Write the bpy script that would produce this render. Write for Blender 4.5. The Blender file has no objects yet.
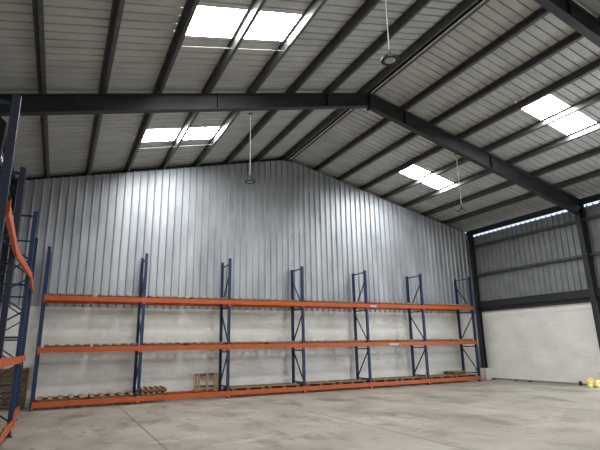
import bpy, bmesh, math, random
from mathutils import Vector, Matrix, noise
random.seed(7)
D = bpy.data
SC = bpy.context.scene
COL = SC.collection

# ------------------------------------------------------------------ camera, world, lights, exposure
def rad(a): return math.radians(a)
FPX, YAW, PIT, ROLL = 476.2, rad(26.58), rad(14.22), rad(-1.036)
CAM = Vector((0.473, -15.743, 1.609))
Fv = Vector((math.sin(YAW)*math.cos(PIT), math.cos(YAW)*math.cos(PIT), math.sin(PIT)))
Rv = Vector((math.cos(YAW), -math.sin(YAW), 0)); Uv = Rv.cross(Fv)
R2 = math.cos(ROLL)*Rv + math.sin(ROLL)*Uv; U2 = -math.sin(ROLL)*Rv + math.cos(ROLL)*Uv
cd = D.cameras.new('camera'); cam = D.objects.new('camera', cd); COL.objects.link(cam)
cd.sensor_width = 36; cd.lens = FPX/600*36; cd.clip_end = 300; cd.clip_start = 0.05
m = Matrix((R2, U2, -Fv)).transposed().to_4x4(); m.translation = CAM
cam.matrix_world = m
SC.camera = cam

w = D.worlds.new('overcast_sky'); SC.world = w; w.use_nodes = True
bg = w.node_tree.nodes['Background']
bg.inputs[0].default_value = (0.70, 0.80, 1.0, 1); bg.inputs[1].default_value = 1.25

def area(name, loc, direction, sx, sy, power, col=(1, 1, 1)):
    l = D.lights.new(name, 'AREA'); l.shape = 'RECTANGLE'; l.size = sx; l.size_y = sy
    l.energy = power; l.color = col
    o = D.objects.new(name, l); COL.objects.link(o); o.location = loc
    o.rotation_euler = Vector(direction).to_track_quat('-Z', 'Z').to_euler()
    return o
SKY_E = 52.0                                   # brightness of the translucent roof lights
area('daylight_rear_door', (9.0, -21.9, 2.6), (0, 1, 0.0), 8.0, 5.0, 45, (1.0, 0.96, 0.90))
area('daylight_side_door', (18.3, -7.55, 1.9), (-1, 0, 0.0), 4.0, 3.6, 560, (0.82, 0.91, 1.0))
vs = SC.view_settings
vs.view_transform = 'Standard'; vs.look = 'None'; vs.gamma = 1; vs.use_curve_mapping = False
vs.exposure = 0.0

# ------------------------------------------------------------------ helpers
def lin(c):
    c = c/255.0
    return c/12.92 if c <= 0.04045 else ((c+0.055)/1.055)**2.4
def rgb(r, g, b): return (lin(r), lin(g), lin(b), 1)

def mat(name, c1, c2=None, rough=0.6, metal=0.0, scale=3.0, stretch=(1, 1, 1), bump=0.0, bscale=20.0, rvar=0.0, spec=0.5, detail=5):
    M = D.materials.new(name); M.use_nodes = True
    nt = M.node_tree; N = nt.nodes; L = nt.links
    p = N['Principled BSDF']; p.inputs['Roughness'].default_value = rough; p.inputs['Metallic'].default_value = metal
    p.inputs['Specular IOR Level'].default_value = spec
    tc = N.new('ShaderNodeTexCoord'); mp = N.new('ShaderNodeMapping'); mp.inputs['Scale'].default_value = stretch
    L.new(tc.outputs['Object'], mp.inputs['Vector'])
    nz = N.new('ShaderNodeTexNoise'); nz.inputs['Scale'].default_value = scale; nz.inputs['Detail'].default_value = detail
    nz.inputs['Roughness'].default_value = 0.6
    L.new(mp.outputs[0], nz.inputs['Vector'])
    cr = N.new('ShaderNodeValToRGB'); cr.color_ramp.elements[0].position = 0.3; cr.color_ramp.elements[1].position = 0.7
    cr.color_ramp.elements[0].color = c1; cr.color_ramp.elements[1].color = c2 or c1
    L.new(nz.outputs['Fac'], cr.inputs[0]); L.new(cr.outputs[0], p.inputs['Base Color'])
    if rvar:
        mr = N.new('ShaderNodeMapRange'); mr.inputs['To Min'].default_value = rough-rvar; mr.inputs['To Max'].default_value = rough+rvar
        L.new(nz.outputs['Fac'], mr.inputs[0]); L.new(mr.outputs[0], p.inputs['Roughness'])
    if bump:
        n2 = N.new('ShaderNodeTexNoise'); n2.inputs['Scale'].default_value = bscale; n2.inputs['Detail'].default_value = 4
        L.new(mp.outputs[0], n2.inputs['Vector'])
        b = N.new('ShaderNodeBump'); b.inputs['Strength'].default_value = bump; b.inputs['Distance'].default_value = 0.02
        L.new(n2.outputs['Fac'], b.inputs['Height']); L.new(b.outputs[0], p.inputs['Normal'])
    return M

M = {}
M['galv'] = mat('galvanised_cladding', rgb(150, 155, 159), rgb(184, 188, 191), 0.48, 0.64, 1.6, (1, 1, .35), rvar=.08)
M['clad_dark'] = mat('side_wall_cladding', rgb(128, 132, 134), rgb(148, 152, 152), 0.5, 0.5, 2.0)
M['roof'] = mat('roof_sheet', rgb(168, 168, 164), rgb(190, 190, 186), 0.5, 0.25, 2.2, (.4, 1, 1))
M['purlin'] = mat('galvanised_purlin', rgb(82, 83, 83), rgb(102, 103, 102), 0.45, 0.6, 4.0)
M['steel'] = mat('dark_painted_steel', rgb(32, 34, 36), rgb(42, 44, 46), 0.5, 0.0, 2.0)
M['white'] = mat('white_painted_masonry', rgb(212, 210, 203), rgb(232, 230, 224), 0.75, 0, 0.9, (1, 1, 1.6), bump=.15, bscale=9)
M['plinth'] = mat('plinth_plaster', rgb(200, 196, 188), rgb(214, 210, 202), 0.8, 0, 4)
M['kerb'] = mat('kerb_concrete', rgb(120, 114, 104), rgb(140, 133, 122), 0.85, 0, 5)
M['orange'] = mat('orange_beam_paint', rgb(162, 68, 18), rgb(178, 80, 26), 0.5, 0, 3.0, rvar=.06)
M['blue'] = mat('blue_post_paint', rgb(10, 36, 70), rgb(15, 45, 84), 0.5, 0, 3.0)
M['brace'] = mat('blue_brace_paint', rgb(16, 26, 48), rgb(22, 34, 60), 0.55, 0, 3.0)
M['wood'] = mat('pallet_wood', rgb(136, 104, 68), rgb(192, 158, 112), 0.8, 0, 5.0, (1, 6, 6))
M['wood_dark'] = mat('weathered_pallet_wood', rgb(84, 62, 42), rgb(120, 94, 66), 0.85, 0, 5.0, (6, 6, 1))
M['wood_grey'] = mat('greyed_pallet_wood', rgb(104, 86, 64), rgb(142, 120, 92), 0.85, 0, 5.0, (1, 6, 6))
M['black'] = mat('black_lamp_housing', rgb(10, 10, 11), rgb(15, 15, 16), 0.6, 0, 8)
M['lens'] = mat('lamp_lens', rgb(150, 150, 146), rgb(162, 162, 158), 0.45, 0, 8)
M['rod'] = mat('light_rod', rgb(150, 150, 148), rgb(160, 160, 158), 0.55, 0, 8)
M['ridge_glint'] = mat('white_ridge_glint', rgb(225, 228, 232), rgb(235, 238, 240), 0.35, 0, 8)
M['yellow'] = mat('yellow_plastic', rgb(226, 204, 92), rgb(246, 232, 170), 0.5, 0, 9, bump=.5, bscale=16)
M['label'] = mat('label_white', rgb(170, 165, 165), rgb(185, 180, 180), .6, 0, 8)
M['debris'] = mat('debris_dark', rgb(40, 36, 32), rgb(60, 54, 46), .9, 0, 12)
M['ground'] = mat('outside_ground', rgb(150, 145, 138), rgb(165, 160, 150), .9, 0, .6)

def perforate(M):      # rows of punched holes up the middle of every face of a post
    nt = M.node_tree; N = nt.nodes; L = nt.links; p = N['Principled BSDF']
    tc = N.new('ShaderNodeTexCoord'); sx = N.new('ShaderNodeSeparateXYZ'); L.new(tc.outputs['Object'], sx.inputs[0])
    def mth(op, a, b=None):
        n = N.new('ShaderNodeMath'); n.operation = op
        for i, v in enumerate((a, b)):
            if v is None: continue
            if isinstance(v, (int, float)): n.inputs[i].default_value = v
            else: L.new(v, n.inputs[i])
        return n.outputs[0]
    fz = mth('ABSOLUTE', mth('SUBTRACT', mth('FRACT', mth('MULTIPLY', sx.outputs[2], 13.3)), .5))
    z = mth('LESS_THAN', fz, .22)
    ax = mth('LESS_THAN', mth('ABSOLUTE', sx.outputs[0]), .013); ay = mth('LESS_THAN', mth('ABSOLUTE', sx.outputs[1]), .013)
    h = mth('MULTIPLY', z, mth('MAXIMUM', ax, ay))
    mx = N.new('ShaderNodeMix'); mx.data_type = 'RGBA'
    src = p.inputs['Base Color'].links[0].from_socket
    L.new(h, mx.inputs[0]); L.new(src, mx.inputs[6]); mx.inputs[7].default_value = rgb(12, 14, 22)
    L.new(mx.outputs[2], p.inputs['Base Color'])
M['blue_shaded'] = mat('shaded_blue_post_paint', rgb(10, 20, 42), rgb(14, 27, 54), 0.55, 0, 3.0)  # post blue with shade painted in, for the two nearest side-rack frames
perforate(M['blue']); perforate(M['blue_shaded'])

def masonry_joints(M, amt):
    nt = M.node_tree; N = nt.nodes; L = nt.links; p = N['Principled BSDF']
    tc = N.new('ShaderNodeTexCoord'); sp = N.new('ShaderNodeSeparateXYZ'); L.new(tc.outputs['Object'], sp.inputs[0])
    ad = N.new('ShaderNodeMath'); ad.operation = 'ADD'; L.new(sp.outputs[0], ad.inputs[0]); L.new(sp.outputs[1], ad.inputs[1])
    cb = N.new('ShaderNodeCombineXYZ'); L.new(ad.outputs[0], cb.inputs[0]); L.new(sp.outputs[2], cb.inputs[1])
    br = N.new('ShaderNodeTexBrick'); br.inputs['Scale'].default_value = 1; br.inputs['Brick Width'].default_value = .4
    br.inputs['Row Height'].default_value = .2; br.inputs['Mortar Size'].default_value = .008
    br.inputs['Color1'].default_value = (1, 1, 1, 1); br.inputs['Color2'].default_value = (.97, .97, .97, 1); br.inputs['Mortar'].default_value = (1-amt,)*3+(1,)
    L.new(cb.outputs[0], br.inputs['Vector'])
    mx = N.new('ShaderNodeMix'); mx.data_type = 'RGBA'; mx.blend_type = 'MULTIPLY'; mx.inputs[0].default_value = 1
    L.new(p.inputs['Base Color'].links[0].from_socket, mx.inputs[6]); L.new(br.outputs[0], mx.inputs[7]); L.new(mx.outputs[2], p.inputs['Base Color'])
masonry_joints(M['white'], .07)

def floor_material():
    M = mat('polished_concrete', rgb(132, 125, 113), rgb(165, 158, 145), 0.42, 0, .55, (1, 1, 1), rvar=.12, detail=8)
    nt = M.node_tree; N = nt.nodes; L = nt.links; p = N['Principled BSDF']
    tc = N.new('ShaderNodeTexCoord')
    base = p.inputs['Base Color'].links[0].from_socket
    def layer(base, sc, stretch, lo, hi, col, rot=0):
        mp = N.new('ShaderNodeMapping'); mp.inputs['Scale'].default_value = stretch; mp.inputs['Rotation'].default_value = (0, 0, rot)
        L.new(tc.outputs['Object'], mp.inputs[0])
        n = N.new('ShaderNodeTexNoise'); n.inputs['Scale'].default_value = sc; n.inputs['Detail'].default_value = 7; n.inputs['Roughness'].default_value = .65
        L.new(mp.outputs[0], n.inputs['Vector'])
        r = N.new('ShaderNodeMapRange'); r.inputs['From Min'].default_value = lo; r.inputs['From Max'].default_value = hi
        L.new(n.outputs['Fac'], r.inputs[0])
        mx = N.new('ShaderNodeMix'); mx.data_type = 'RGBA'; L.new(r.outputs[0], mx.inputs[0]); L.new(base, mx.inputs[6]); mx.inputs[7].default_value = col
        return mx.outputs[2]
    base = layer(base, 1.1, (1, .45, 1), .50, .66, rgb(112, 105, 94), .5)
    base = layer(base, .9, (.5, 1, 1), .56, .74, rgb(182, 174, 160), -.3)
    base = layer(base, 4.5, (1, .5, 1), .57, .72, rgb(104, 97, 86), .9)
    L.new(base, p.inputs['Base Color'])
    sp = N.new('ShaderNodeSeparateXYZ'); L.new(tc.outputs['Object'], sp.inputs[0])
    # saw-cut joints every 4.1 m across and every 5.7 m along
    def mth(op, a, b=None):
        n = N.new('ShaderNodeMath'); n.operation = op
        for i, v in enumerate((a, b)):
            if v is None: continue
            if isinstance(v, (int, float)): n.inputs[i].default_value = v
            else: L.new(v, n.inputs[i])
        return n.outputs[0]
    def line(s, off, pitch, wd):
        f = mth('ABSOLUTE', mth('SUBTRACT', mth('FRACT', mth('ADD', mth('DIVIDE', mth('SUBTRACT', s, off), pitch), 10.5)), .5))
        return mth('LESS_THAN', f, wd/pitch)
    j = mth('MULTIPLY', line(sp.outputs[0], 2.24, 4.1, .02), .75)
    mx = N.new('ShaderNodeMix'); mx.data_type = 'RGBA'; L.new(j, mx.inputs[0]); L.new(base, mx.inputs[6]); mx.inputs[7].default_value = rgb(84, 78, 70)
    L.new(mx.outputs[2], p.inputs['Base Color'])
    return M
M['floor'] = floor_material()

def skylight_material():
    M = D.materials.new('translucent_roof_light'); M.use_nodes = True
    N = M.node_tree.nodes; L = M.node_tree.links; N.clear()
    e = N.new('ShaderNodeEmission'); e.inputs[0].default_value = (.975, .985, 1, 1); e.inputs[1].default_value = SKY_E
    o = N.new('ShaderNodeOutputMaterial'); L.new(e.outputs[0], o.inputs[0])
    return M
M['skylight'] = skylight_material()

class MB:
    def __init__(s): s.v = []; s.f = []
    def add(s, vs, fs):
        n = len(s.v); s.v += [tuple(v) for v in vs]; s.f += [tuple(i+n for i in f) for f in fs]; return s
    def box(s, x0, x1, y0, y1, z0, z1):
        return s.add([(x, y, z) for x in (x0, x1) for y in (y0, y1) for z in (z0, z1)],
                     [(0, 1, 3, 2), (4, 6, 7, 5), (0, 4, 5, 1), (2, 3, 7, 6), (0, 2, 6, 4), (1, 5, 7, 3)])
    def bar(s, a, b, w, h, up=(0, 0, 1)):
        a, b = Vector(a), Vector(b); d = (b-a).normalized(); u = Vector(up)
        if abs(d.dot(u)) > .98: u = Vector((1, 0, 0))
        r = d.cross(u).normalized(); u = r.cross(d)
        vs = [p + r*(sx*w/2) + u*(sy*h/2) for p in (a, b) for sx, sy in ((-1, -1), (1, -1), (1, 1), (-1, 1))]
        return s.add(vs, [(3, 2, 1, 0), (4, 5, 6, 7), (0, 1, 5, 4), (1, 2, 6, 5), (2, 3, 7, 6), (3, 0, 4, 7)])
    def prism(s, poly, y0, y1):          # polygon in XZ, extruded along Y
        n = len(poly)
        vs = [(x, y0, z) for x, z in poly] + [(x, y1, z) for x, z in poly]
        fs = [tuple(range(n)), tuple(range(2*n-1, n-1, -1))] + [(i, i+n, (i+1) % n+n, (i+1) % n) for i in range(n)]
        return s.add(vs, fs)
    def tube(s, a, b, r, n=12, r2=None):
        a, b = Vector(a), Vector(b); d = (b-a).normalized()
        u = Vector((1, 0, 0)) if abs(d.x) < .9 else Vector((0, 1, 0))
        p = d.cross(u).normalized(); q = d.cross(p); r2 = r if r2 is None else r2
        vs = [c + p*math.cos(t)*rr + q*math.sin(t)*rr for c, rr in ((a, r), (b, r2)) for t in [2*math.pi*i/n for i in range(n)]]
        return s.add(vs, [tuple(range(n-1, -1, -1)), tuple(range(n, 2*n))] + [(i, (i+1) % n, (i+1) % n+n, i+n) for i in range(n)])
    def lathe(s, prof, n=28):
        vs = [(r*math.cos(2*math.pi*i/n), r*math.sin(2*math.pi*i/n), z) for r, z in prof for i in range(n)]
        fs = [(k*n+i, k*n+(i+1) % n, (k+1)*n+(i+1) % n, (k+1)*n+i) for k in range(len(prof)-1) for i in range(n)]
        return s.add(vs, fs)
    def build(s, name, m, parent=None, loc=None, bevel=0, smooth=False):
        me = D.meshes.new(name); me.from_pydata(s.v, [], s.f)
        b = bmesh.new(); b.from_mesh(me); bmesh.ops.recalc_face_normals(b, faces=b.faces); b.to_mesh(me); b.free()
        if smooth: me.polygons.foreach_set('use_smooth', [True]*len(me.polygons))
        me.materials.append(m); o = D.objects.new(name, me); COL.objects.link(o)
        if parent: o.parent = parent
        if loc: o.location = loc
        if bevel:
            md = o.modifiers.new('bevel', 'BEVEL'); md.width = bevel; md.segments = 2; md.limit_method = 'ANGLE'
        return o

def tag(o, label=None, cat=None, group=None, kind=None):
    if label: o['label'] = label
    if cat: o['category'] = cat
    if group: o['group'] = group
    if kind: o['kind'] = kind
    return o
def empty(name, loc, rz=0):
    o = D.objects.new(name, None); COL.objects.link(o); o.location = loc; o.rotation_euler = (0, 0, rz); o.empty_display_size = .2
    return o
def copy_tree(o, parent=None):
    c = o.copy(); COL.objects.link(c)
    if parent: c.parent = parent
    for ch in list(o.children): copy_tree(ch, c)
    return c
ORD = ['first', 'second', 'third', 'fourth', 'fifth', 'sixth', 'seventh', 'eighth', 'ninth']

# ------------------------------------------------------------------ the building
XL, XR, XM = -1.33, 18.15, 8.41          # side walls, ridge
YG, YB = 1.06, -21.86                    # gable wall, rear wall
ZR, SL = 9.14, 0.24                      # rafter top at the ridge, roof pitch
FRAMES = [-4.80, -10.40, -16.13]
def ztop(x): return ZR - SL*abs(x-XM)
PUR = .19                                # purlin depth
def zsheet(x): return ztop(x) + PUR

o = MB().box(XL-.2, XR+.2, YB-.2, YG+.3, -.2, 0).build('floor', M['floor']); tag(o, kind='structure')
o = MB().box(-60, 80, -80, 60, -.35, -.22).build('ground_outside', M['ground']); tag(o, kind='structure')

def trap(t0, t1, pitch=.25, d=.036, base=.052, top=.03, phase=0.0):
    """profile points (t, depth) of a trapezoidal ribbed sheet"""
    pts = [(t0, 0.0)]; k = math.floor((t0-phase)/pitch)
    while True:
        c = phase + pitch*k; k += 1
        if c-base/2 > t1: break
        for t, h in ((c-base/2, 0), (c-top/2, d), (c+top/2, d), (c+base/2, 0)):
            if t0 < t < t1: pts.append((t, h))
    pts.append((t1, 0.0))
    return pts

# roof sheets with openings for the roof lights
SKY = {-1: [(-2.22, -1.28), (-8.05, -7.08), (-13.9, -12.9), (-19.6, -18.6)],
       1: [(-2.10, -1.20), (-8.03, -7.09), (-13.8, -12.85), (-19.5, -18.6)]}
SKX = {-1: (2.05, 4.48), 1: (12.08, 14.40)}
def roof_pt(x, y, h): return (x, y, zsheet(x)+h)
def sheet_strip(mb, ys, xs):
    P = ys
    for (ya, ha), (yb, hb) in zip(P[:-1], P[1:]):
        mb.add([roof_pt(xs[0], ya, ha), roof_pt(xs[1], ya, ha), roof_pt(xs[1], yb, hb), roof_pt(xs[0], yb, hb)], [(0, 1, 2, 3)])
winno = 1
roofs = []
for side in (-1, 1):
    xr = XM + side*.012; xe = XR+.10 if side > 0 else XL-.10
    prof = trap(YB-.1, YG+.34, phase=.05)
    cuts = SKY[side]
    a, b = SKX[side]
    mb = MB()
    def inside(y): return any(c0 <= y <= c1 for c0, c1 in cuts)
    full = sorted(set(prof) | {(c, None) for cc in cuts for c in cc}, key=lambda p: p[0])
    def hat(y):
        for (ya, ha), (yb, hb) in zip(prof[:-1], prof[1:]):
            if ya <= y <= yb: return ha + (hb-ha)*((y-ya)/(yb-ya) if yb > ya else 0)
        return 0
    full = [(y, hat(y) if h is None else h) for y, h in full]
    lo, hi = (xe, xr) if side < 0 else (xr, xe)
    for p, q in zip(full[:-1], full[1:]):
        mid = (p[0]+q[0])/2
        if inside(mid):
            sheet_strip(mb, [p, q], (lo, a)); sheet_strip(mb, [p, q], (b, hi))
        else: sheet_strip(mb, [p, q], (lo, hi))
    o = mb.build('ceiling', M['roof']); tag(o, kind='structure'); roofs.append(o)
    for ci, (c0, c1) in enumerate(cuts):
        s = MB(); sheet_strip(s, [p for p in full if c0 <= p[0] <= c1], (a, b))
        o = s.build('window_%d' % winno, M['skylight']); winno += 1
        tag(o, kind='structure')
# ridge capping above the slit between the two slopes
o = MB().prism([(XM-.25, zsheet(XM)+.10), (XM, zsheet(XM)+.17), (XM+.25, zsheet(XM)+.10), (XM+.25, zsheet(XM)+.105), (XM, zsheet(XM)+.175), (XM-.25, zsheet(XM)+.105)], YB-.1, YG+.34).build('trim_1', M['purlin'])
tag(o, kind='structure')

# purlins: Z sections lying on the rafters
def purlin(x, name='purlin', flip=1, h=PUR, zoff=0.0, y0=YB+.05, y1=YG+.28):
    side = -1 if x < XM else 1
    ang = math.atan(SL)*(-side)
    z = ztop(x) + .002 + zoff
    t = .012; fl = .07
    mb = MB()
    def bx(a0, a1, b0, b1):
        pts = []
        for px, pz in ((a0, b0), (a1, b0), (a1, b1), (a0, b1)):
            pts.append((px*math.cos(ang)-pz*math.sin(ang), px*math.sin(ang)+pz*math.cos(ang)))
        mb.prism(pts, y0, y1)
    bx(-t/2, t/2, 0, h)
    bx(min(0, flip*fl), max(0, flip*fl), 0, t)
    bx(min(0, -flip*fl), max(0, -flip*fl), h-t, h-.001)
    bx(flip*fl-t/2, flip*fl+t/2, 0, .022)
    return mb.build(name, M['purlin'], loc=(x, 0, z))
LP = [8.22, 6.99, 5.76, 4.56, 3.34, 2.12, 0.89, -0.32]
RP = [8.46, 9.70, 10.86, 12.02, 13.16, 14.32, 15.50, 16.72]
for i, x in enumerate(LP):
    tag(purlin(x), 'steel purlin under the left roof slope, %s from the ridge' % ORD[i], 'purlin', 'roof purlins', 'structure')
for i, x in enumerate(RP):
    tag(purlin(x), 'steel purlin under the right roof slope, %s from the ridge' % ORD[i], 'purlin', 'roof purlins', 'structure')
def eave(x, lab):
    mb = MB(); s = 1 if x > XM else -1
    mb.box(x-.006, x+.006, YB+.05, YG+.02, 6.66, 6.90)
    mb.box(x-.08, x, YB+.05, YG+.02, 6.66, 6.672); mb.box(x-.08, x, YB+.05, YG+.02, 6.888, 6.90)
    tag(mb.build('eaves_beam', M['steel']), lab, 'beam', None, 'structure')
eave(XR-.09, 'dark steel eaves beam above the bright gap on the right wall')
eave(XL+.14, 'dark steel eaves beam along the top of the left wall')

# portal frames
def portal(y, lab):
    r = tag(empty('portal_frame', (XM, y, 0)), lab, 'portal frame', 'portal frames', 'structure')
    fw, tf, tw = .19, .016, .012
    for s in (-1, 1):
        xi = XM; xo = (XR-.05) if s > 0 else (XL+.05)
        def dep(x): return (.47 + .14*abs(x-XM)/9.7) if s > 0 else .44
        def zt(x): return ztop(x) - .001
        mb = MB()
        def strip(off0, off1, yw):
            poly = [(xi-XM, zt(xi)-off0(xi)), (xo-XM, zt(xo)-off0(xo)), (xo-XM, zt(xo)-off1(xo)), (xi-XM, zt(xi)-off1(xi))]
            mb.prism(poly, -yw/2, yw/2)
        strip(lambda x: 0, lambda x: tf, fw)
        strip(lambda x: dep(x)-tf, lambda x: dep(x), fw)
        strip(lambda x: tf, lambda x: dep(x)-tf, tw)
        mb.build('rafter', M['steel'], r)
        # column, deeper at the top
        cm = MB(); zc = ztop(xo) - .30
        xin_t = xo - s*.37; xin_b = xo - s*.18
        zb = .5
        def pr(pts): return [(px-XM, pz) for px, pz in pts]
        cm.prism(pr([(xo, zb), (xo, zc+.28), (xo-s*tf, zc+.28), (xo-s*tf, zb)]), -fw/2, fw/2)
        cm.prism(pr([(xin_b, zb), (xin_t, zc-.28), (xin_t+s*tf, zc-.28), (xin_b+s*tf, zb)]), -fw/2, fw/2)
        cm.prism(pr([(xin_b, zb), (xin_t, zc-.25), (xo, zc+.1), (xo, zb)]), -tw/2, tw/2)
        cm.box(xo-s*.48-XM, xo+s*.0-XM, -.13, .13, zb-.015, zb) if s < 0 else cm.box(xo-.48-XM, xo-XM, -.13, .13, zb-.015, zb)
        cm.build('column', M['steel'], r)
        for xs in ((13.4, 9.75) if s > 0 else (6.9, 3.62, .33)):
            d = dep(xs); sl = -SL*s
            MB().prism(pr([(xs-.012, zt(xs)-tf), (xs+.012, zt(xs)-tf), (xs+.012, zt(xs)-d+tf), (xs-.012, zt(xs)-d+tf)]), -fw/2+.005, fw/2-.005).build('stiffener', M['steel'], r)
    MB().box(-.02, .02, -.11, .11, ZR-.53, ZR-.02).build('apex_plate', M['steel'], r)
    return r
portal(FRAMES[0], 'dark steel portal frame crossing the whole hall in front of the racks')
portal(FRAMES[1], 'dark steel portal frame nearest the viewer, seen at the top right corner')
portal(FRAMES[2], 'dark steel portal frame beside the viewer, out of sight overhead')

# gable wall: painted masonry below, ribbed cladding above
ZM = 2.96
o = MB().box(XL, XR, YG, YG+.2, 0, ZM).build('wall_back', M['white']); tag(o, kind='structure')
def clad_x(x0, x1, y, zb, name, m, parent, topf, d=-.048, y_out=0):
    prof = trap(x0, x1, phase=.11, base=.085, top=.035); mb = MB()
    # add the apex so that the top edge follows both slopes
    pts = sorted(set(prof) | {(XM, 0.0)}, key=lambda p: p[0])
    for (xa, ha), (xb, hb) in zip(pts[:-1], pts[1:]):
        ya, yb = y+d*ha/.03, y+d*hb/.03
        mb.add([(xa, ya, zb), (xb, yb, zb), (xb, yb, topf(xb)), (xa, ya, topf(xa))], [(0, 1, 2, 3)])
    return mb.build(name, m, parent)
g = clad_x(XL, XR, YG-.002, ZM-.04, 'wall_back_cladding', M['galv'], None, lambda x: min(ztop(x)-.01, ZR-.08)); tag(g, kind='structure')
# outer skin behind the gable rafter and over the purlin ends
mb = MB(); mb.prism([(XL, ZM), (XR, ZM), (XR, zsheet(XR)+.02), (XM, zsheet(XM)+.02), (XL, zsheet(XL)+.02)], YG+.30, YG+.33)
tag(mb.build('wall_back_outer', M['steel']), kind='structure')
tag(MB().box(XM-.035, XM-.01, YG-.06, YG-.052, ZR-.36, ZR-.02).build('trim_2', M['steel']), kind='structure')
# corner columns of the gable
def corner(x, s, lab):
    c = MB(); xi = x-s*.19
    c.box(min(x, x-s*.012), max(x, x-s*.012), .72, .90, .5, 6.78); c.box(min(xi, xi+s*.012), max(xi, xi+s*.012), .72, .90, .5, 6.80)
    c.box(min(x, xi), max(x, xi), .803, .817, .5, 6.79); c.box(min(x, xi)-.05, max(x, xi)+.0, .68, .94, .487, .5)
    tag(c.build('corner_column', M['steel']), lab, 'column', None, 'structure')
corner(XR-.03, 1, 'dark steel column in the far right corner by the end of the rack')
corner(XL+.03, -1, 'dark steel column in the far left corner behind the side rack')

# side walls
def side_wall(x, s, name, door=None):
    t = .2; ya, yb = YB, YG
    x0, x1 = (x, x+t) if s > 0 else (x-t, x)
    mb = MB()
    if door: mb.box(x0, x1, ya, door[0], 0, ZM); mb.box(x0, x1, door[1], yb, 0, ZM)
    else: mb.box(x0, x1, ya, yb, 0, ZM)
    tag(mb.build(name, M['white']), kind='structure')
    # cladding above
    prof = trap(ya, yb, phase=.04); c = MB()
    zb0 = ZM-.02
    for (p, hp), (q, hq) in zip(prof[:-1], prof[1:]):
        zb = zb0
        if door and door[0] < (p+q)/2 < door[1]: zb = max(zb0, door[2])
        hp, hq = hp*1.2, hq*1.2
        c.add([(x-s*hp+s*.035, p, zb), (x-s*hq+s*.035, q, zb), (x-s*hq+s*.035, q, 6.595+hq*1.3), (x-s*hp+s*.035, p, 6.595+hp*1.3)], [(0, 1, 2, 3)])
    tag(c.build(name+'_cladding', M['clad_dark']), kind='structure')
DOOR = (-9.7, -5.35, 3.5)
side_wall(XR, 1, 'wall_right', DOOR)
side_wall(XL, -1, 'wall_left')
# rear wall with a wide vehicle door
mb = MB(); mb.box(XL, 4.5, YB-.2, YB, 0, 7.0); mb.box(13.5, XR, YB-.2, YB, 0, 7.0)
mb.prism([(XL, 5.2), (XR, 5.2), (XR, zsheet(XR)), (XM, zsheet(XM)), (XL, zsheet(XL))], YB-.2, YB)
tag(mb.build('wall_front', M['white']), kind='structure')

# rails, girts and sills on the right and left walls
gi = 0
for x, s, sd in ((XR, 1, 'right'), (XL, -1, 'left')):
    for z, nm in ((4.70, 'lower'), (6.07, 'upper')):
        for k, (ya, yb) in enumerate(((-4.60, .72), (-10.3, -4.76), (-16.0, -10.5))):
            mb = MB(); xa = x-s*.012
            def bx(a, b, za, zb): mb.box(min(a, b), max(a, b), ya, yb, za, zb)
            bx(xa-s*.13, xa, z+.06, z+.072); bx(xa-s*.13, xa-s*.118, z-.03, z+.072); bx(xa-s*.13, xa-s*.08, z-.03, z-.02)
            bay = ('far bay beside the racks', 'middle bay', 'bay next to the viewer')[k]
            tag(mb.build('girt', M['purlin']), '%s steel rail on the %s wall cladding, %s' % (nm, sd, bay), 'rail', 'wall cladding rails', 'structure')
    for k, (ya, yb) in enumerate(((-4.60, .72), (-10.3, -4.76), (-16.0, -10.5))):
        mb = MB()
        def bx(a, b, za, zb): mb.box(min(a, b), max(a, b), ya, yb, za, zb)
        bx(x-s*.16, x-s*.004, 3.16, 3.46); bx(x-s*.09, x-s*.004, 3.00, 3.158)
        bx(x-s*.18, x-s*.16, 3.435, 3.46); bx(x-s*.18, x-s*.16, 3.16, 3.185)
        bay = ('far bay beside the racks', 'middle bay', 'bay next to the viewer')[k]
        tag(mb.build('sill_beam', M['steel']), 'dark steel beam above the white %s wall, %s' % (sd, bay), 'beam', 'beams above the white walls', 'structure')
tag(MB().box(XR-.015, XR, -4.55, .7, 2.74, 2.995).build('trim_11', M['white']), kind='structure')
tag(MB().box(XR-.05, XR, -4.35, .38, 0, .07).build('baseboard_right', M['kerb']), kind='structure')
# plastered plinths under the columns
pn = 3
for y0, y1, x0, x1 in ((.40, YG-.001, XR-.50, XR-.001), (-5.05, -4.30, XR-.36, XR-.001), (-10.75, -10.0, XR-.36, XR-.001), (.40, YG-.001, XL+.001, XL+.5), (-5.05, -4.30, XL+.001, XL+.55), (-10.75, -10.0, XL+.001, XL+.55), (-16.5, -15.75, XL+.001, XL+.55), (-16.5, -15.75, XR-.55, XR-.001)):
    tag(MB().box(x0, x1, y0, y1, 0, .485).build('trim_%d' % pn, M['plinth'], bevel=.01), kind='structure'); pn += 1

# ------------------------------------------------------------------ pallets
def make_pallet():
    r = empty('wooden_pallet', (0, 0, 0))
    for i in range(3):
        y = (-.44, 0, .44)[i]
        MB().box(-.6, .6, y-.045, y+.045, .018, .088).build('stringer', M['wood_dark'], r)
    for i in range(5):
        x = -.54+.27*i
        MB().box(x-.055, x+.055, -.52, .5, .088, .124).build('deck_board', M['wood'], r)
    for i in range(3):
        x = (-.53, 0, .53)[i]
        MB().box(x-.05, x+.05, -.5, .5, 0, .018).build('bottom_board', M['wood_dark'], r)
    return r
def make_flat_pallet():
    r = empty('wooden_pallet', (0, 0, 0))
    for x in (-.52, 0, .52):
        MB().box(x-.06, x+.06, -.5, .5, .018, .100).build('stringer', M['wood_dark'], r)
    for i in range(5):
        y = -.44+.22*i
        MB().box(-.6, .6, y-.06, y+.06, .100, .124).build('deck_board', M['wood_grey'], r)
    for y in (-.44, 0, .44):
        MB().box(-.6, .6, y-.05, y+.05, 0, .018).build('bottom_board', M['wood_dark'], r)
    return r
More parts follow.
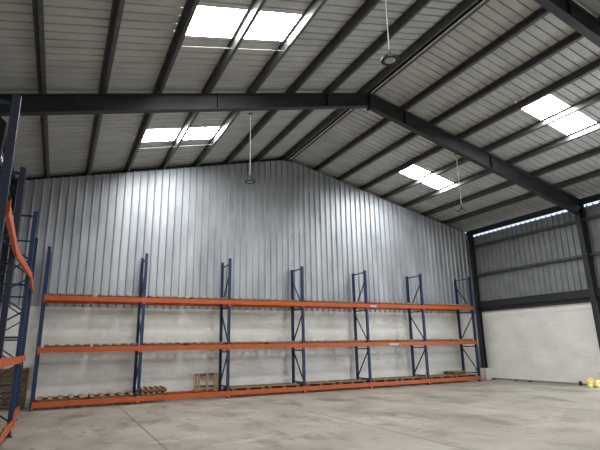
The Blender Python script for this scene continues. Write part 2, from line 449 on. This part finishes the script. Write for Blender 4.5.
PROTO = {}
def pallet(x, y, z, label, group, rz=0.0, sx=1.0, sy=1.0, flat=False):
    if flat not in PROTO: o = PROTO[flat] = make_flat_pallet() if flat else make_pallet()
    else: o = copy_tree(PROTO[flat])
    o.location = (x, y, z); o.rotation_euler = (0, 0, rz); o.scale = (sx, sy, 1)
    return tag(o, label, 'pallet', group)

# ------------------------------------------------------------------ pallet racking along the gable wall
def post(parent, x, y, h, face, m='blue'):
    p = MB(); a, t = .043, .006
    # open C section, lips at the back; face = direction (dx, dy) of the closed side
    fx, fy = face
    sxn, syn = -fy, fx
    def wall(u0, u1, v0, v1):
        xs = sorted((fx*u0+sxn*v0, fx*u1+sxn*v1)); ys = sorted((fy*u0+syn*v0, fy*u1+syn*v1))
        p.box(xs[0], xs[1], ys[0], ys[1], .008, h)
    wall(a-t, a, -a, a); wall(-a, a-t, -a, -a+t); wall(-a, a-t, a-t, a); wall(-a, -a+t, -a+t, -.02); wall(-a, -a+t, .02, a-t)
    o = p.build('post', M[m], parent, loc=(x, y, 0))
    MB().box(-.075, .075, -.075, .075, 0, .008).build('foot_plate', M['steel'], o)
    return o
def beam(parent, a, b, ztop_, n, h=.14, label=False, t=.05, step=.036):
    """a, b: ends on the post faces (x, y); n: outward normal (x, y)"""
    a = Vector((*a, 0)); b = Vector((*b, 0)); d = (b-a).normalized(); nv = Vector((*n, 0))
    k = MB().bar(Vector((*a.xy, ztop_-h/2)), Vector((*b.xy, ztop_-h/2)), t, h)
    i0, i1 = a+d*.03-nv*(t/2+.014), b-d*.03-nv*(t/2+.014)
    k.bar(Vector((*i0.xy, ztop_-step-.006)), Vector((*i1.xy, ztop_-step-.006)), .03, .012)
    o = k.build('beam', M['orange'], parent, bevel=.006)
    for e, q in ((a, d), (b, -d)):
        c = e + nv*(t/2+.002) - q*.002
        MB().bar(Vector((*c.xy, ztop_-h-.05)), Vector((*c.xy, ztop_+.02)), .046, .008, up=n+(0,)).build('connector', M['orange'], o)
    if label:
        c = a + d*label[0] + nv*(t/2+.003)
        MB().bar(Vector((*c.xy, ztop_-.085)), Vector((*(c+d*label[1]).xy, ztop_-.085)), .003, .075).build('load_label', M['label'], o)
    return o

BAY, DEP = 2.8, .87
LEV = {'bottom': .217, 'middle': 1.685, 'top': 3.15}
rack = tag(empty('pallet_rack', (0, 0, 0)), 'long blue and orange pallet rack with six bays along the gable wall', 'pallet rack')
HT = [4.60, 4.58, 4.60, 4.48, 4.47, 4.48, 4.48]
for i in range(7):
    x = i*BAY; h = HT[i]
    post(rack, x, 0, h, (0, -1)); post(rack, x, DEP, h, (0, 1))
    f, b = .04, DEP-.04
    fl = i in (0, 3, 6)                       # these frames are braced the other way round
    def br(ya, za, yb, zb):
        if fl: ya, yb = DEP-ya, DEP-yb
        MB().bar((x, ya, za), (x, yb, zb), .03, .04, up=(1, 0, 0)).build('brace', M['brace'], rack)
    for z in (4.40, 2.92, 1.45, .35):
        MB().bar((x, f, z), (x, b, z), .03, .04).build('brace', M['brace'], rack)
    br(f, 4.05, b, 3.0); br(b, 2.75, f, 1.75); br(f, 1.40, b, .42)
for lev, z in LEV.items():
    for i in range(6):
        xa, xb = i*BAY+.026, (i+1)*BAY-.026
        beam(rack, (xa, -.046), (xb, -.046), z, (0, -1), label={('top', 4): (.12, .28), ('middle', 4): (.90, .45)}.get((lev, i)))
        beam(rack, (xa, DEP+.046), (xb, DEP+.046), z, (0, 1))
MB().box(13.84, 13.895, -.05, -.04, .217, .47).build('loose_connector', M['orange'], rack)

BN = ['leftmost bay', 'second bay from the left', 'third bay from the left', 'fourth bay from the left', 'second bay from the right', 'rightmost bay']
for lev, z in LEV.items():
    for i in range(6):
        for k, sd in enumerate(('left', 'right')):
            if lev == 'bottom' and i == 1: continue
            cx = i*BAY + (.72 if k == 0 else 2.06) + random.uniform(-.03, .03)
            cy = .43 + random.uniform(-.02, .03)
            pallet(cx, .435, z-.035, '%s-hand wooden pallet on the %s beams of the %s' % (sd, lev, BN[i]), 'pallets lying on the long rack', 0, 1, .86, flat=(lev == 'bottom' and i > 1))
# the odd ones
zb = LEV['bottom']-.035
pallet(3.26, .435, zb, 'lower pallet of the short stack at the foot of the second upright', 'short pallet stack', 0, .62, .86)
pallet(3.27, .435, zb+.126, 'upper pallet of the short stack at the foot of the second upright', 'short pallet stack', 0, .62, .86)
pallet(16.0, .62, zb+.126, 'short pallet lying on top of another at the right end of the bottom beams', None, .06, .55, .6)

def upright_pallet(name, x, y, z, wd, ht, tilt, label, m1, m2):
    r = tag(empty(name, (x, y, z)), label, 'pallet', None)
    for k in (-wd/2+.05, 0, wd/2-.05):
        MB().box(k-.045, k+.045, -.05, .04, 0, ht).build('stringer', m2, r)
    for zz in (.03, .16, .32, .47, .62, .78, .92, ht-.10):
        MB().box(-wd/2, wd/2, -.07, -.051, zz, zz+.085).build('deck_board', m1, r)
        MB().box(-wd/2, wd/2, .041, .06, zz, zz+.085).build('bottom_board', m1, r)
    r.rotation_euler = (tilt, 0, 0)
    return r
def open_pallet(x, y, z, label):      # small pallet on edge: a light frame seen against the white wall
    r = tag(empty('wooden_pallet', (x, y, z)), label, 'pallet')
    for k in (-.36, -.27, .02, .28, .36):
        MB().box(k-.028, k+.028, -.02, .02, 0, .58).build('deck_board', M['wood'], r)
    for zz in (.12, .50):
        MB().box(-.39, .39, .021, .09, zz, zz+.07).build('stringer', M['wood_dark'], r)
    return r
open_pallet(5.12, DEP-.065, LEV['bottom']-.035, 'small pallet standing on edge against the wall in the second bay')

# ------------------------------------------------------------------ racking along the left wall
lr = tag(empty('pallet_rack', (-.2, -9.88, 0)), 'blue and orange pallet rack along the left wall nearest the viewer', 'pallet rack')
lr_loc = lr.location
FY = [-9.92, -7.16, -4.38, -1.70]; FX = [-.20, -.29, -.205, -.275]
for i in range(4):
    fx, y = FX[i]+.2, FY[i]+9.88; h = (4.43, 4.52, 4.5, 4.48)[i]
    pm = 'blue_shaded' if i < 2 else 'blue'
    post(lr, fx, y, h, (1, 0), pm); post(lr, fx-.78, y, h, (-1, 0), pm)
    z = .3; k = 0
    MB().bar((fx-.04, y, h-.1), (fx-.74, y, h-.1), .03, .04).build('brace', M['brace'], lr)
    while z+.52 < h:
        a, b = (fx-.04, fx-.74) if k % 2 == 0 else (fx-.74, fx-.04)
        MB().bar((a, y, z), (b, y, z+.48), .03, .04, up=(0, 1, 0)).build('brace', M['brace'], lr)
        if k % 2: MB().bar((a, y, z-.02), (b, y, z-.02), .03, .04).build('brace', M['brace'], lr)
        z += .53; k += 1
for z in (.30, 1.50, 3.19):
    for i in range(3):
        for off, n in ((.046, (1, 0)), (-.78-.046, (-1, 0))):
            a = (FX[i]+.2+off, FY[i]+9.88+.026); b = (FX[i+1]+.2+off, FY[i+1]+9.88-.026)
            beam(lr, a, b, z, n, h=.13)
for k, (i, d) in enumerate(((0, .66), (1, -.66))):
    pallet((FX[i]+FX[i+1])/2-.385, (FY[i]+FY[i+1])/2+d, .302, ('pallet lying at the bottom left edge of the picture on the side rack', 'pallet on the low beams of the left side rack, behind the nearest one')[k], 'pallets on the left side rack', math.pi/2, 1, .9, flat=True)
upright_pallet('wooden_pallet', -.58, .88, 0.0, .78, 1.12, -.08, 'dark wooden pallet leaning upright in the left corner behind the side rack', M['wood_dark'], M['wood_dark'])

# ------------------------------------------------------------------ hanging lamps
def lamp(x, y, z, label):
    r = tag(empty('hanging_lamp', (x, y, z)), label, 'lamp', 'high bay lamps')
    zt = ztop(x) - .43 - .19*abs(x-XM)/9.7 - z
    h = MB(); h.lathe([(.001, .115), (.05, .115), (.06, .10), (.066, .055), (.12, .05), (.142, .035), (.142, .0), (.092, .0), (.092, .012), (.001, .012)]); h.build('housing', M['black'], r, smooth=False)
    l = MB(); l.lathe([(.001, .0115), (.0915, .0115), (.0915, .004), (.06, .0), (.001, -.002)]); l.build('lens', M['lens'], r, smooth=True)
    MB().tube((0, 0, .20), (0, 0, zt), .009, 10).build('rod', M['rod'], r)
    hk = MB(); hk.tube((0, 0, .113), (0, 0, .205), .02, 10, .012); hk.build('hook', M['black'], r)
    MB().box(-.05, .05, -.05, .05, zt-.01, zt).build('ceiling_plate', M['steel'], r)
lamp(4.80, -10.40, 5.98, 'round black lamp on a white rod near the top of the picture')
lamp(4.58, -4.67, 5.76, 'round black lamp hanging in front of the left part of the gable cladding')
lamp(11.96, -4.67, 5.80, 'round black lamp hanging under the right roof slope')

# sag rods between the purlins of the left slope
for y, lab in ((-6.88, 'thin pale steel rod between purlins beside the near left roof light'), (-1.05, 'thin pale steel rod between purlins beside the far left roof light')):
    mb = MB()
    mb.tube((2.12, y, ztop(2.12)+.06), (4.56, y, ztop(4.56)+.06), .005, 8)
    tag(mb.build('tie_rod', M['rod']), lab, 'rod', 'roof tie rods', 'structure')

tag(MB().tube((8.43, YB+.1, ZR-.005), (8.43, YG-.05, ZR-.005), .016, 10).build('ridge_glint_rod', M['ridge_glint']), 'thin white rod added as a glint along the underside of the roof ridge', 'ridge_glint_rod')  # added white rod standing in for the bright glint along the ridge

# ------------------------------------------------------------------ things by the right wall
def lump(x, y, z, rx, ry, rz_, seed, label):
    b = bmesh.new(); bmesh.ops.create_icosphere(b, subdivisions=4, radius=1)
    for v in b.verts:
        n = noise.noise(v.co*1.6+Vector((seed, 0, 0)))*.30 + noise.noise(v.co*3.5+Vector((0, seed, 0)))*.34 + abs(noise.noise(v.co*6+Vector((0, 0, seed))))*.3
        c = v.co*(1+n); c.z = max(c.z, -.75)
        v.co = Vector((c.x*rx, c.y*ry, (c.z+.75)*rz_))
    me = D.meshes.new('plastic_sack'); b.to_mesh(me); b.free()
    me.polygons.foreach_set('use_smooth', [True]*len(me.polygons)); me.materials.append(M['yellow'])
    o = D.objects.new('plastic_sack', me); COL.objects.link(o); o.location = (x, y, z)
    kn = MB(); kn.tube((0, 0, 1.35*rz_), (.02, .01, 1.35*rz_+.07), .02, 9, .05); kn.build('tied_neck', M['yellow'], o)
    tag(o, label, 'sack', 'yellow sacks by the right wall')
lump(17.66, -4.36, 0, .11, .12, .17, 1.3, 'tall crumpled yellow plastic sack, leftmost of the heap by the right wall')
lump(17.62, -4.64, 0, .115, .115, .14, 5.1, 'low crumpled yellow plastic sack at the right edge of the picture')
lump(17.42, -4.47, 0, .06, .06, .07, 8.7, 'smallest yellow plastic sack, in front of the other two')
for x, y, sx, sz, lab in ((18.02, -3.70, .05, .16, 'small dark wedge standing at the foot of the right wall near the sacks'), (18.0, -1.55, .07, .06, 'dark scrap lying at the foot of the right wall'), (18.0, -.85, .05, .05, 'smaller dark scrap at the foot of the right wall, nearer the corner'), (17.97, .30, .08, .07, 'brown scrap beside the corner plinth')):
    mb = MB(); mb.prism([(-sx, 0), (sx, 0), (sx*.5, sz*.5), (-sx*.3, sz)], -sx, sx)
    tag(mb.build('debris_scrap', M['debris'], loc=(x, y, 0), bevel=.006), lab, 'scrap')
